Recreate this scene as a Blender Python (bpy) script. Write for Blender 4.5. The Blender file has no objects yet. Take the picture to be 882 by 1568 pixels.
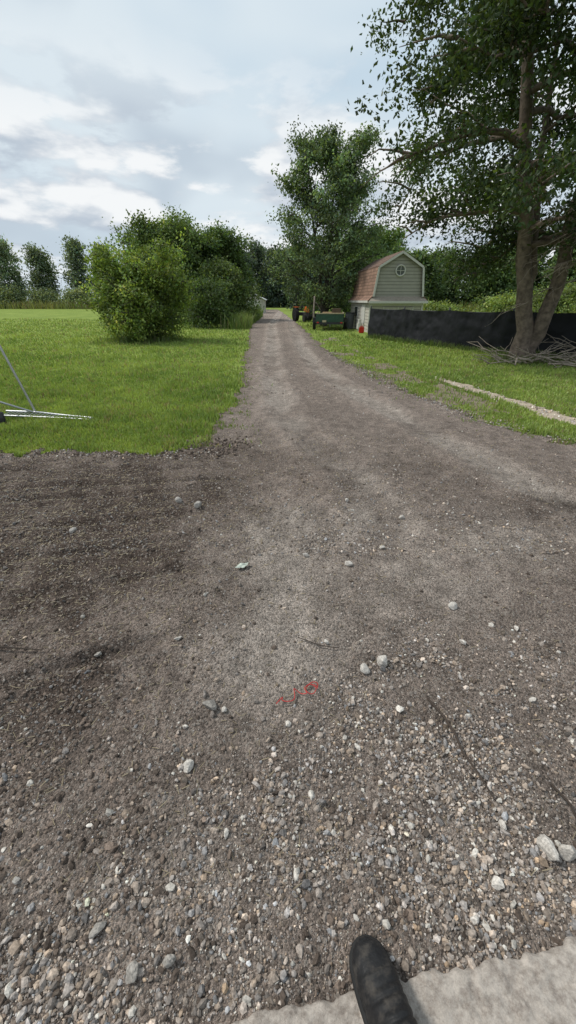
import bpy, bmesh, math, random
import numpy as np
from mathutils import Vector, Matrix
rng=np.random.default_rng(11)
random.seed(5)
scene=bpy.context.scene
SUN_EL=math.radians(52); SUN_AZ=math.radians(-75)   # azimuth measured from +Y, negative = to the left

# ---------------------------------------------------------------- noise
def vnoise(x,y,seed=0):
    xi=np.floor(x).astype(np.int64); yi=np.floor(y).astype(np.int64)
    xf=x-xi; yf=y-yi
    u=xf*xf*(3-2*xf); v=yf*yf*(3-2*yf)
    def h(a,b):
        n=(a*374761393+b*668265263+seed*974634777)&0x7fffffff
        n=((n^(n>>13))*1274126177)&0x7fffffff
        n=n^(n>>16)
        return (n&0xffff)/65535.0
    return (h(xi,yi)*(1-u)+h(xi+1,yi)*u)*(1-v)+(h(xi,yi+1)*(1-u)+h(xi+1,yi+1)*u)*v
def fbm(x,y,o=4,seed=0):
    s=0;a=.5;t=0
    for i in range(o):
        s=s+a*vnoise(x*(2**i)+17.3*i,y*(2**i)-9.1*i,seed+i); t+=a; a*=.5
    return s/t
def sstep(a,b,x):
    t=np.clip((x-a)/(b-a),0,1); return t*t*(3-2*t)

# ---------------------------------------------------------------- mesh helpers
def empty(name,loc=(0,0,0)):
    e=bpy.data.objects.new(name,None); e.location=loc; e.empty_display_size=.2
    scene.collection.objects.link(e); return e
def np_mesh(name,V,F,mats,parent=None,col=None,smooth=False):
    V=np.asarray(V,dtype=np.float32); F=np.asarray(F,dtype=np.int32)
    me=bpy.data.meshes.new(name)
    me.vertices.add(len(V)); me.vertices.foreach_set('co',V.ravel())
    k=F.shape[1]
    me.loops.add(F.size); me.loops.foreach_set('vertex_index',F.ravel())
    me.polygons.add(len(F)); me.polygons.foreach_set('loop_start',np.arange(0,F.size,k,dtype=np.int32))
    me.polygons.foreach_set('use_smooth',np.full(len(F),smooth,dtype=bool))
    me.update(calc_edges=True)
    if col is not None:
        c=np.ones((len(V),4),dtype=np.float32); c[:,:3]=col
        a=me.color_attributes.new(name='Col',type='FLOAT_COLOR',domain='POINT'); a.data.foreach_set('color',c.ravel())
    for m in (mats if isinstance(mats,(list,tuple)) else [mats]): me.materials.append(m)
    ob=bpy.data.objects.new(name,me); scene.collection.objects.link(ob)
    if parent: ob.parent=parent
    return ob
class Acc:
    def __init__(s): s.V=[];s.F=[];s.C=[];s.n=0
    def add(s,V,F,C=None):
        s.V.append(V);s.F.append(np.asarray(F)+s.n);s.n+=len(V)
        if C is not None: s.C.append(C)
    def obj(s,name,mat,parent=None,smooth=False):
        if s.n==0: return None
        return np_mesh(name,np.concatenate(s.V),np.concatenate(s.F),mat,parent,np.concatenate(s.C) if s.C else None,smooth)
def tube(acc,P,R,sides=6):
    P=np.asarray(P,float); R=np.asarray(R,float); n=len(P)
    T=np.gradient(P,axis=0); T/=np.linalg.norm(T,axis=1)[:,None]+1e-9
    ref=np.where(np.abs(T[:,2:3])>.9,np.array([[1.,0,0]]),np.array([[0,0,1.]]))
    if np.abs(T[:,2]).mean()>.6: ref=np.tile(np.array([[1.,0,0]]),(n,1))
    elif np.abs(T[:,2]).max()<.97: ref=np.tile(np.array([[0,0,1.]]),(n,1))
    A=np.cross(T,ref); A/=np.linalg.norm(A,axis=1)[:,None]+1e-9
    B=np.cross(T,A)
    ang=np.linspace(0,2*math.pi,sides,endpoint=False)
    V=P[:,None,:]+R[:,None,None]*(np.cos(ang)[None,:,None]*A[:,None,:]+np.sin(ang)[None,:,None]*B[:,None,:])
    i=np.arange(n-1)[:,None]*sides; j=np.arange(sides)[None,:]; j2=(j+1)%sides
    F=np.stack([i+j,i+j2,i+sides+j2,i+sides+j],-1).reshape(-1,4)
    acc.add(V.reshape(-1,3),F)
def box(name,c,s,mat,parent=None,rot=(0,0,0),bev=0.01):
    me=bpy.data.meshes.new(name); bm=bmesh.new(); bmesh.ops.create_cube(bm,size=1)
    bmesh.ops.scale(bm,vec=s,verts=bm.verts)
    if bev>0: bmesh.ops.bevel(bm,geom=bm.edges[:],offset=min(bev,min(s)*.3),segments=2,affect='EDGES')
    bm.to_mesh(me); bm.free(); me.materials.append(mat)
    ob=bpy.data.objects.new(name,me); ob.location=c; ob.rotation_euler=rot
    scene.collection.objects.link(ob)
    if parent: ob.parent=parent
    return ob
def cyl(name,c,r,d,mat,parent=None,rot=(0,0,0),seg=24,r2=None,bev=0.0):
    me=bpy.data.meshes.new(name); bm=bmesh.new()
    bmesh.ops.create_cone(bm,cap_ends=True,segments=seg,radius1=r,radius2=r if r2 is None else r2,depth=d)
    if bev: bmesh.ops.bevel(bm,geom=[e for e in bm.edges if len(e.link_faces)==2 and e.calc_face_angle()>1],offset=bev,segments=2,affect='EDGES')
    bm.to_mesh(me); bm.free(); me.materials.append(mat)
    ob=bpy.data.objects.new(name,me); ob.location=c; ob.rotation_euler=rot
    scene.collection.objects.link(ob)
    if parent: ob.parent=parent
    return ob
def poly(name,V,F,mat,parent=None):
    me=bpy.data.meshes.new(name); me.from_pydata(V,[],F); me.update(); me.materials.append(mat)
    ob=bpy.data.objects.new(name,me); scene.collection.objects.link(ob)
    if parent: ob.parent=parent
    return ob

# ---------------------------------------------------------------- materials
def newmat(name):
    m=bpy.data.materials.new(name); m.use_nodes=True
    nt=m.node_tree; return m,nt,nt.nodes['Principled BSDF']
def simple(name,col,rough=.7,metal=0,var=.15,scale=8,bump=.2,bscale=40,spec=.3):
    m,nt,b=newmat(name)
    tc=nt.nodes.new('ShaderNodeTexCoord')
    n=nt.nodes.new('ShaderNodeTexNoise'); n.inputs['Scale'].default_value=scale; n.inputs['Detail'].default_value=5
    nt.links.new(tc.outputs['Object'],n.inputs['Vector'])
    r=nt.nodes.new('ShaderNodeValToRGB')
    r.color_ramp.elements[0].position=.3; r.color_ramp.elements[1].position=.7
    r.color_ramp.elements[0].color=[c*(1-var) for c in col]+[1]; r.color_ramp.elements[1].color=[min(1,c*(1+var)) for c in col]+[1]
    nt.links.new(n.outputs['Fac'],r.inputs['Fac']); nt.links.new(r.outputs['Color'],b.inputs['Base Color'])
    n2=nt.nodes.new('ShaderNodeTexNoise'); n2.inputs['Scale'].default_value=bscale; n2.inputs['Detail'].default_value=4
    nt.links.new(tc.outputs['Object'],n2.inputs['Vector'])
    bp=nt.nodes.new('ShaderNodeBump'); bp.inputs['Strength'].default_value=bump; bp.inputs['Distance'].default_value=.01
    nt.links.new(n2.outputs['Fac'],bp.inputs['Height']); nt.links.new(bp.outputs['Normal'],b.inputs['Normal'])
    b.inputs['Roughness'].default_value=rough; b.inputs['Metallic'].default_value=metal
    b.inputs['Specular IOR Level'].default_value=spec
    return m
def leafmat(name,trans=.35):
    m=bpy.data.materials.new(name); m.use_nodes=True; nt=m.node_tree; nt.nodes.clear()
    o=nt.nodes.new('ShaderNodeOutputMaterial'); a=nt.nodes.new('ShaderNodeAttribute'); a.attribute_name='Col'
    d=nt.nodes.new('ShaderNodeBsdfDiffuse')
    gl=nt.nodes.new('ShaderNodeBsdfGlossy'); gl.inputs['Roughness'].default_value=.5; gl.inputs['Color'].default_value=(.8,.85,.8,1)
    t=nt.nodes.new('ShaderNodeBsdfTranslucent')
    hs=nt.nodes.new('ShaderNodeMix'); hs.data_type='RGBA'; hs.blend_type='MULTIPLY'; hs.inputs[0].default_value=1
    hs.inputs[7].default_value=(1.5,1.45,.6,1)
    nt.links.new(a.outputs['Color'],hs.inputs[6]); nt.links.new(hs.outputs[2],t.inputs['Color'])
    nt.links.new(a.outputs['Color'],d.inputs['Color'])
    mx=nt.nodes.new('ShaderNodeMixShader'); mx.inputs[0].default_value=trans
    m2=nt.nodes.new('ShaderNodeMixShader'); m2.inputs[0].default_value=.035
    nt.links.new(d.outputs[0],mx.inputs[1]); nt.links.new(t.outputs[0],mx.inputs[2]); nt.links.new(mx.outputs[0],m2.inputs[1]); nt.links.new(gl.outputs[0],m2.inputs[2]); nt.links.new(m2.outputs[0],o.inputs['Surface'])
    return m
LEAF=leafmat('leaf'); BLADE=leafmat('grass_blade',.3)
BARK=simple('bark',(.14,.11,.088),.95,var=.45,scale=9,bump=1,bscale=22)
BARKD=simple('bark_dark',(.07,.06,.05),.95,var=.4,scale=9,bump=.8,bscale=25)
DEAD=simple('dead_wood',(.27,.23,.19),.95,var=.3,scale=10,bump=.5)

def stonemat():
    m,nt,b=newmat('stone')
    a=nt.nodes.new('ShaderNodeAttribute'); a.attribute_name='Col'
    g=nt.nodes.new('ShaderNodeNewGeometry')
    n=nt.nodes.new('ShaderNodeTexNoise'); n.inputs['Scale'].default_value=160; n.inputs['Detail'].default_value=3
    nt.links.new(g.outputs['Position'],n.inputs['Vector'])
    mr=nt.nodes.new('ShaderNodeMapRange'); mr.inputs[1].default_value=.3; mr.inputs[2].default_value=.7; mr.inputs[3].default_value=.6; mr.inputs[4].default_value=1.25
    nt.links.new(n.outputs['Fac'],mr.inputs[0])
    mx=nt.nodes.new('ShaderNodeVectorMath'); mx.operation='SCALE'
    nt.links.new(a.outputs['Color'],mx.inputs[0]); nt.links.new(mr.outputs[0],mx.inputs['Scale'])
    nt.links.new(mx.outputs[0],b.inputs['Base Color'])
    bp=nt.nodes.new('ShaderNodeBump'); bp.inputs['Strength'].default_value=.5; bp.inputs['Distance'].default_value=.002
    nt.links.new(n.outputs['Fac'],bp.inputs['Height']); nt.links.new(bp.outputs['Normal'],b.inputs['Normal'])
    b.inputs['Roughness'].default_value=.85; b.inputs['Specular IOR Level'].default_value=.25
    return m
STONE=stonemat()

def gravelmat():
    m,nt,b=newmat('packed_gravel')
    L=nt.links.new; N=nt.nodes.new
    a=N('ShaderNodeAttribute'); a.attribute_name='Col'
    g=N('ShaderNodeNewGeometry')
    def noise(s,d=6,r=.6):
        n=N('ShaderNodeTexNoise'); n.inputs['Scale'].default_value=s; n.inputs['Detail'].default_value=d; n.inputs['Roughness'].default_value=r
        L(g.outputs['Position'],n.inputs['Vector']); return n.outputs['Fac']
    def mr(src,a0,a1,b0,b1):
        n=N('ShaderNodeMapRange'); n.inputs[1].default_value=a0;n.inputs[2].default_value=a1;n.inputs[3].default_value=b0;n.inputs[4].default_value=b1
        L(src,n.inputs[0]); return n.outputs[0]
    def mul(x,y):
        n=N('ShaderNodeMath'); n.operation='MULTIPLY'; L(x,n.inputs[0]); L(y,n.inputs[1]); return n.outputs[0]
    v1=N('ShaderNodeTexVoronoi'); v1.inputs['Scale'].default_value=120; L(g.outputs['Position'],v1.inputs['Vector'])
    v2=N('ShaderNodeTexVoronoi'); v2.inputs['Scale'].default_value=42; L(g.outputs['Position'],v2.inputs['Vector'])
    sp=N('ShaderNodeSeparateColor'); L(v1.outputs['Color'],sp.inputs[0])
    sp2=N('ShaderNodeSeparateColor'); L(v2.outputs['Color'],sp2.inputs[0])
    nf=noise(260,2)
    f=mul(mul(mr(noise(9,6,.7),.3,.7,.66,1.32),mr(nf,.3,.7,.55,1.45)),mr(sp.outputs[0],0,1,.55,1.45))
    sc=N('ShaderNodeVectorMath'); sc.operation='SCALE'; L(a.outputs['Color'],sc.inputs[0]); L(f,sc.inputs['Scale'])
    fl=mr(sp.outputs[1],.88,.95,0,.6)
    mx=N('ShaderNodeMix'); mx.data_type='RGBA'; L(fl,mx.inputs[0]); L(sc.outputs[0],mx.inputs[6]); mx.inputs[7].default_value=(.40,.36,.315,1)
    sel=mul(mr(sp2.outputs[1],.84,.88,0,1),mr(v2.outputs['Distance'],.30,.38,1,0))
    ms=N('ShaderNodeMath'); ms.operation='MULTIPLY'; L(sel,ms.inputs[0]); ms.inputs[1].default_value=.75
    mx2=N('ShaderNodeMix'); mx2.data_type='RGBA'; L(ms.outputs[0],mx2.inputs[0]); L(mx.outputs[2],mx2.inputs[6]); mx2.inputs[7].default_value=(.34,.30,.265,1)
    L(mx2.outputs[2],b.inputs['Base Color'])
    h=N('ShaderNodeMath'); h.operation='ADD'; L(mr(v1.outputs['Distance'],0,.6,1,0),h.inputs[0]); L(mr(noise(80,5,.7),0,1,0,2.8),h.inputs[1])
    h2=N('ShaderNodeMath'); h2.operation='ADD'; L(h.outputs[0],h2.inputs[0]); L(sel,h2.inputs[1])
    bp=N('ShaderNodeBump'); bp.inputs['Strength'].default_value=1; bp.inputs['Distance'].default_value=.008
    L(h2.outputs[0],bp.inputs['Height']); L(bp.outputs['Normal'],b.inputs['Normal'])
    b.inputs['Roughness'].default_value=.95; b.inputs['Specular IOR Level'].default_value=.1
    return m
GRAVEL=gravelmat()

def grassmat():
    m,nt,b=newmat('lawn_turf'); L=nt.links.new; N=nt.nodes.new
    g=N('ShaderNodeNewGeometry')
    def noise(s,d=6,r=.6):
        n=N('ShaderNodeTexNoise'); n.inputs['Scale'].default_value=s; n.inputs['Detail'].default_value=d; n.inputs['Roughness'].default_value=r
        L(g.outputs['Position'],n.inputs['Vector']); return n.outputs['Fac']
    r=N('ShaderNodeValToRGB'); e=r.color_ramp.elements
    e[0].position=.32; e[0].color=(.155,.225,.055,1); e[1].position=.7; e[1].color=(.27,.345,.09,1)
    L(noise(.45,7,.65),r.inputs[0])
    r2=N('ShaderNodeValToRGB'); r2.color_ramp.elements[0].position=.3; r2.color_ramp.elements[0].color=(.55,.55,.5,1); r2.color_ramp.elements[1].position=.7; r2.color_ramp.elements[1].color=(1.3,1.25,1.2,1)
    L(noise(14,6,.75),r2.inputs[0])
    mx=N('ShaderNodeMix'); mx.data_type='RGBA'; mx.blend_type='MULTIPLY'; mx.inputs[0].default_value=1; L(r.outputs[0],mx.inputs[6]); L(r2.outputs[0],mx.inputs[7])
    L(mx.outputs[2],b.inputs['Base Color'])
    bp=N('ShaderNodeBump'); bp.inputs['Strength'].default_value=.7; bp.inputs['Distance'].default_value=.03
    L(noise(30,6,.75),bp.inputs['Height']); L(bp.outputs['Normal'],b.inputs['Normal'])
    b.inputs['Roughness'].default_value=1; b.inputs['Specular IOR Level'].default_value=.05
    return m
TURF=grassmat()

# ---------------------------------------------------------------- layout functions
LY=np.array([-20,4.12,4.2,4.3,4.42,4.6,5.5,7.75,11.2,14.2,19.2,29.2,39.3,47.3,80])
LX=np.array([-16,-16,-3.6,-1.6,-1.1,-.92,-.94,-.92,-1.16,-1.39,-1.8,-2.5,-2.6,-2.7,-4.5])
RY=np.array([-20,3.0,3.9,4.55,5.49,7.75,10.1,14.2,19.2,29.2,39.3,47.3,80])
RX=np.array([16,10,5.2,3.55,2.82,2.25,1.9,1.35,1.15,.84,.35,0,-1.8])
def inside(x,y):
    nx=.34*(fbm(x*1.3,y*1.3,3,31)-.5)+.28*(fbm(x*8,y*8,3,37)-.5)
    ny=.30*(fbm(x*1.5+9,y*1.3,3,41)-.5)+.34*(fbm(x*8,y*8,3,47)-.5)
    l=x-np.interp(y+ny,LY,LX)+nx; r=np.interp(y+ny,RY,RX)-x+nx
    return np.minimum(l,r)
PATH=np.array([(3.35,9.1),(3.5,8.4),(3.70,7.5),(3.93,6.5),(4.03,5.9),(4.25,5.3),(4.9,4.6)])
PW=np.array([.08,.18,.20,.17,.22,.24,.25])
def pathd(x,y):
    best=np.full(np.shape(x),9.)
    for i in range(len(PATH)-1):
        a=PATH[i];b=PATH[i+1];d=b-a;t=np.clip(((x-a[0])*d[0]+(y-a[1])*d[1])/(d@d),0,1)
        dist=np.hypot(x-a[0]-t*d[0],y-a[1]-t*d[1])-(PW[i]*(1-t)+PW[i+1]*t)
        best=np.minimum(best,dist)
    return best+.30*(fbm(x*5,y*5,4,91)-.5)
TR1=np.array([(-1.1,30),(-.5,14),(-.45,11),(-.1,6),(.35,4.6),(.6,3.6),(.75,2.6),(.6,1.5),(.5,0)])
TR2=np.array([(.2,30),(.55,14),(.75,10.5),(1.07,8.4),(1.6,6),(1.95,4.6),(2.25,3.3),(2.7,2.2),(3,0)])
def tdist(x,y,p): return x-np.interp(y,p[::-1,1],p[::-1,0])
def ruts(x,y):
    z=0*x; m=sstep(-.3,-.9,x)
    for (c,k,q,w) in [(3.45,.10,-.02,.05),(3.22,.14,-.015,.05),(2.35,.25,.02,.055),(1.95,.33,.04,.05),(3.78,.03,-.01,.045),(2.75,.2,0,.05),(1.3,.45,.05,.05)]:
        d=(y-(c+k*(x+1)+q*(x+1)**2+.05*(fbm(x*1.5,x*0+c,2,77)-.5)))/w
        z=z+m*(-.022*np.exp(-d*d)+.016*np.exp(-(np.abs(d)-1.7)**2*2))*(.4+1.2*fbm(x*2,y*2,2,79))
    far=sstep(1.5,3,y)
    for p in (TR1,TR2):
        d=tdist(x,y,p)/.18; z=z+far*(-.024*np.exp(-d*d)+.020*np.exp(-(np.abs(d)-1.6)**2*2)*(.5+fbm(x*3,y*3,2,81)))
    return z
def hz(x,y):
    return .028+.022*(fbm(x*.9,y*.7,3,3)-.5)+.034*(fbm(x*6,y*6,4,5)-.5)+.014*(fbm(x*38,y*38,3,8)-.5)+ruts(x,y)
def gs(x,y,cx,cy,sx,sy): return np.exp(-(((x-cx)/sx)**2+((y-cy)/sy)**2))
def fields(x,y):
    n1=fbm(x*1.1,y*.8,4,51); n2=fbm(x*4.2,y*3.6,5,57); n3=fbm(x*1.3+4,y*1.7,4,59)
    dark=1.4*gs(x,y,-2.2,3.1,1.9,1.0)+1.1*gs(x,y,-1.5,2.1,.85,.9)+.9*gs(x,y,2.35,2.85,.6,.25)+.5*gs(x,y,-.95,1.15,.5,.4)+.45*gs(x,y,1.5,3.6,.6,.5)+.3*gs(x,y,.4,5.5,.35,2.)+.6*gs(x,y,-.7,4.2,.7,.3)+.2*gs(x,y,1.7,2.,.5,.5)+.25*gs(x,y,-.6,.7,.35,.25)
    dark=dark*(.40+1.0*sstep(.25,.72,n2))
    pale=.85*np.exp(-(tdist(x,y,TR1)/.28)**2)*sstep(1.2,3,y)+1.15*np.exp(-(tdist(x,y,TR2)/.2)**2)*sstep(1.8,3.,y)+1.0*gs(x,y,-.1,2.3,.4,.8)+.7*gs(x,y,-.12,1.35,.3,.28)+.5*gs(x,y,.9,.5,.3,.2)+.35*gs(x,y,-.5,.55,.5,.15)+.6*gs(x,y,1.5,2.4,.7,.35)+.4*gs(x,y,.9,1.9,.4,.3)
    pale=pale*(.2+1.35*sstep(.3,.7,fbm(x*2.5,y*1.5,5,63)))
    grav=.06+.8*gs(x,y,.05,1.25,.2,.42)+.85*gs(x,y,.95,1.25,.7,.4)+.8*gs(x,y,.4,2.2,.25,.8)+.28*gs(x,y,0,.42,1.2,.2)+.4*gs(x,y,-1.8,1.3,.5,.4)+.4*gs(x,y,-2.6,3,.8,.35)+.3*gs(x,y,.3,.8,.5,.25)+.12*(1-sstep(3,5,y))
    grav=grav*(.18+1.5*sstep(.38,.64,n2)*sstep(.28,.6,n3))*(1-.75*np.clip(pale,0,1))
    return np.clip(dark,0,1.1),np.clip(pale,0,1.1),np.clip(grav,0.03,1.1),n1
def edge_y(x): return .272+.128*x

# ---------------------------------------------------------------- ground
g=np.array([-450,-200,-100,-50,-25,-12,0,12,25,50,100,200,450],float)
gx,gy=np.meshgrid(g,g+60,indexing='ij'); n=len(g)
V=np.stack([gx,gy,gx*0],-1).reshape(-1,3)
i,j=np.meshgrid(np.arange(n-1),np.arange(n-1),indexing='ij'); q=i*n+j
F=np.stack([q,q+n,q+n+1,q+1],-1).reshape(-1,4)
np_mesh('ground',V,F,TURF)

xs=np.sinh(np.linspace(-4.2,4.2,600))/np.sinh(4.2)*16
ys=[-3.0]
while ys[-1]<80: ys.append(ys[-1]+ (.12 if ys[-1]<0 else .0105*max(1,ys[-1]/1.2)))
ys=np.array(ys)
gx,gy=np.meshgrid(xs,ys,indexing='ij'); nx,ny=gx.shape
X=gx.ravel();Y=gy.ravel()
ins=inside(X,Y)
Z=np.maximum(hz(X,Y),.004); Z=np.where(ins<.12,.005+(Z-.005)*np.clip(ins/.12,0,1),Z)
dk,pl,gr,n1=fields(X,Y)
c0=np.array([.232,.189,.161]); cd=np.array([.078,.058,.047]); cp=np.array([.40,.347,.302])
c=c0[None,:]*(.72+.5*n1)[:,None]
c=c+(cp-c)*np.clip(pl,0,1)[:,None]*.8
c=c+(cd-c)*np.clip(dk,0,1)[:,None]*.9
c=c*(.70+.6*fbm(X*11,Y*11,4,71))[:,None]*(1+6*np.clip(ruts(X,Y),-.03,.03))[:,None]
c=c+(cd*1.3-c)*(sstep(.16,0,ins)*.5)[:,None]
i,j=np.meshgrid(np.arange(nx-1),np.arange(ny-1),indexing='ij'); q=(i*ny+j).ravel()
F=np.stack([q,q+ny,q+ny+1,q+1],-1)
F=F[(ins[F].max(1)>0)]
used=np.zeros(len(X),bool); used[F.ravel()]=True; mp=np.cumsum(used)-1
np_mesh('gravel_driveway',np.stack([X,Y,Z],-1)[used],mp[F],GRAVEL,col=np.clip(c,.01,.6)[used],smooth=True)

DIRT=simple('bare_soil',(.38,.32,.245),.95,var=.25,scale=9,bump=.8,bscale=60)
gx,gy=np.meshgrid(np.linspace(2.5,6,190),np.linspace(4.3,10.3,300),indexing='ij'); nx,ny=gx.shape
X=gx.ravel();Y=gy.ravel(); pd=pathd(X,Y)
Z=.012+.012*(fbm(X*8,Y*8,3,93)-.5)
i,j=np.meshgrid(np.arange(nx-1),np.arange(ny-1),indexing='ij'); q=(i*ny+j).ravel(); F=np.stack([q,q+ny,q+ny+1,q+1],-1)
F=F[(pd[F].max(1)<0)&(inside(X,Y)[F].max(1)<-.05)]
np_mesh('dirt_path',np.stack([X,Y,Z],-1),F,DIRT,smooth=True)
WORN=simple('worn_soil',(.19,.155,.115),.95,var=.4,scale=6,bump=.8,bscale=50)
def bareness(x,y): return (fbm(x*1.6,y*1.1,4,131)>.56)&(x>0)&(np.interp(y,RY,RX)+1.1>x)
gx,gy=np.meshgrid(np.linspace(1.2,4.6,170),np.geomspace(4.6,20,420),indexing='ij'); nx,ny=gx.shape
X=gx.ravel();Y=gy.ravel(); bb=bareness(X,Y)&(inside(X,Y)<0)
i,j=np.meshgrid(np.arange(nx-1),np.arange(ny-1),indexing='ij'); q=(i*ny+j).ravel(); F=np.stack([q,q+ny,q+ny+1,q+1],-1)
F=F[bb[F].all(1)]
np_mesh('bare_soil_patches',np.stack([X,Y,X*0+.005],-1),F,WORN,smooth=True)

# ---------------------------------------------------------------- gravel stones
def ico(sub):
    bm=bmesh.new(); bmesh.ops.create_icosphere(bm,subdivisions=sub,radius=1); bm.verts.ensure_lookup_table()
    v=np.array([x.co[:] for x in bm.verts]); f=np.array([[w.index for w in x.verts] for x in bm.faces]); bm.free(); return v,f
def rots(n):
    q=rng.normal(size=(n,4)); q/=np.linalg.norm(q,axis=1)[:,None]; w,x,y,z=q.T
    return np.stack([1-2*(y*y+z*z),2*(x*y-z*w),2*(x*z+y*w),2*(x*y+z*w),1-2*(x*x+z*z),2*(y*z-x*w),2*(x*z-y*w),2*(y*z+x*w),1-2*(x*x+y*y)],-1).reshape(n,3,3)
def stones(acc,x,y,r,sub=1,col=None,sink=.35):
    v,f=ico(sub); n=len(x); nv=len(v)
    pool=[]
    for k in range(24):
        p=v*(1+rng.normal(size=(nv,1))*(.17 if sub==1 else .05))
        for _ in range(6 if sub>1 else 2):
            d=rng.normal(size=3); d/=np.linalg.norm(d); h=p@d; cut=.55+.25*rng.random(); p=p-np.where(h>cut,h-cut,0)[:,None]*d
        pool.append(p)
    pool=np.array(pool)
    P=pool[rng.integers(0,24,n)]
    s=np.stack([r*rng.uniform(.9,1.35,n),r*rng.uniform(.7,1.1,n),r*rng.uniform(.5,.85,n)],-1)
    P=P*s[:,None,:]
    P=np.einsum('nij,nvj->nvi',rots(n),P)
    z=hz(x,y)+r*(.6-sink)
    P=P+np.stack([x,y,z],-1)[:,None,:]
    F=(f[None]+(np.arange(n)*nv)[:,None,None]).reshape(-1,3)
    acc.add(P.reshape(-1,3),F,np.repeat(col,nv,axis=0))
def stonecol(n,dark):
    base=np.array([.295,.252,.218])*rng.lognormal(0,.38,n)[:,None]
    warm=rng.normal(0,.07,n)[:,None]; base=base*(1+warm*np.array([1,.1,-1]))
    w=rng.random(n)<.08; base[w]=np.array([.60,.56,.50])*rng.uniform(.7,1.1,(w.sum(),1))
    return np.clip(base*(1-.4*np.clip(dark,0,1))[:,None],.02,.72)
acc=Acc()
def scatter(n,ymin,ymax,rlo,rhi,power=1.,sub=1,gp=1.,spread=1.25,sink=.35,colf=None,wf=None):
    u=rng.random(n); a=1/(ymin+.35);b=1/(ymax+.35); y=1/(a+(b-a)*u)-.35
    x=rng.uniform(-1,1,n)*(y*.84+.62)*spread
    dk,pl,gr,n1=fields(x,y)
    pr=gr**gp if wf is None else wf(dk,gr)
    ok=(rng.random(n)<np.clip(pr,0,1))&(inside(x,y)>0.0)&(y>edge_y(x)+.0)
    x=x[ok];y=y[ok];dk=dk[ok]
    r=rlo*(rhi/rlo)**(rng.random(len(x))**power)
    stones(acc,x,y,r,sub,stonecol(len(x),dk) if colf is None else colf(len(x)),sink)
scatter(110000,.16,3.0,.0015,.0036,wf=lambda d,g:.16+.4*g)
scatter(75000,.16,3.2,.0035,.0088,1.5,gp=1.1)
scatter(9000,.2,3.6,.008,.016,1.9,wf=lambda d,g:.06+.8*g)
scatter(90000,2.2,9.,.004,.013,2.0,wf=lambda d,g:.09+.8*g)
scatter(12000,7.,40.,.010,.022,1.8,wf=lambda d,g:.2+g)
clod=lambda n:np.array([[.125,.096,.077]])*rng.lognormal(0,.35,n)[:,None]
scatter(40000,.25,5.,.003,.015,2.2,wf=lambda d,g:.05+.75*d,colf=clod,sink=.5)
n=2600; x=rng.normal(-2.0,1.2,n); y=4.3+rng.normal(0,.14,n); ok=(inside(x,y)>-.12)&(x<-.7)
stones(acc,x[ok],y[ok],rng.uniform(.005,.018,ok.sum())*.9,1,np.where(rng.random((ok.sum(),1))<.4,stonecol(ok.sum(),x[ok]*0),clod(ok.sum())))
n=420; x=rng.normal(-.85,.2,n); y=4.45+rng.normal(0,.13,n)
stones(acc,x,y,rng.uniform(.006,.022,n),1,clod(n))
n=1800; y=rng.uniform(4.6,14,n); x=np.interp(y,RY,RX)+rng.normal(.0,.14,n)
stones(acc,x,y,rng.uniform(.005,.015,n),1,stonecol(n,x*0))
n=400; t=rng.random(n); x=np.interp(t,np.linspace(0,1,7),PATH[:,0])+rng.normal(0,.12,n); y=np.interp(t,np.linspace(0,1,7),PATH[:,1])+rng.normal(0,.1,n)
stones(acc,x,y,rng.uniform(.006,.02,n),1,stonecol(n,x*0)*1.4,sink=1.2)
acc.obj('gravel',STONE)
acc=Acc()
R=[(.45,1.30,.030,.50),(.36,1.26,.026,.47),(-.33,1.08,.031,.24),(-.37,.83,.023,.52),(.47,1.055,.015,.7),(.81,.573,.029,.50),(.87,.567,.029,.46),(.705,.645,.016,.55),(.92,1.68,.024,.5),(.88,1.42,.02,.6),
 (-.65,.64,.010,.7),(.19,1.42,.015,.5),(.39,2.08,.022,.5),(-.56,1.45,.018,.45),(1.2,1.52,.016,.6),(-.27,1.06,.014,.5),(.0,1.0,.013,.6),(.75,1.03,.014,.55),(1.05,1.1,.015,.5),(.62,.5,.016,.6),(.52,.42,.012,.65),(-.52,.4,.018,.3),(.27,.9,.012,.6),(.12,2.2,.02,.5),(.66,2.3,.02,.5),(-.93,3.0,.03,.42),(.9,2.7,.022,.5),(.5,3.,.02,.5),(-.4,.32,.02,.28),(-.31,.34,.018,.3),(-.75,2.9,.03,.36),(-1.6,2.5,.025,.4),(-1.2,.95,.016,.5),(-.2,.62,.012,.5),(-.8,.5,.013,.45)]
R=np.array(R); cc=R[:,3:4]*np.array([[1,.93,.84]])
stones(acc,R[:,0],R[:,1],R[:,2]*1.08,3,cc,sink=.1)
acc.obj('limestone_rocks',STONE,smooth=False)

# ---------------------------------------------------------------- concrete slab
m,nt,b=newmat('concrete'); L=nt.links.new
gn=nt.nodes.new('ShaderNodeNewGeometry')
def _n(s,d,r=.6):
    k=nt.nodes.new('ShaderNodeTexNoise'); k.inputs['Scale'].default_value=s;k.inputs['Detail'].default_value=d;k.inputs['Roughness'].default_value=r; L(gn.outputs['Position'],k.inputs['Vector']); return k.outputs['Fac']
r1=nt.nodes.new('ShaderNodeValToRGB'); r1.color_ramp.elements[0].position=.36;r1.color_ramp.elements[0].color=(.22,.185,.158,1);r1.color_ramp.elements[1].position=.6;r1.color_ramp.elements[1].color=(.52,.465,.41,1)
L(_n(30,9,.8),r1.inputs[0]); L(r1.outputs[0],b.inputs['Base Color'])
bp=nt.nodes.new('ShaderNodeBump'); bp.inputs['Strength'].default_value=.9; bp.inputs['Distance'].default_value=.007; L(_n(80,8,.75),bp.inputs['Height']); L(bp.outputs['Normal'],b.inputs['Normal']); b.inputs['Roughness'].default_value=.9
CONC=m
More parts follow.
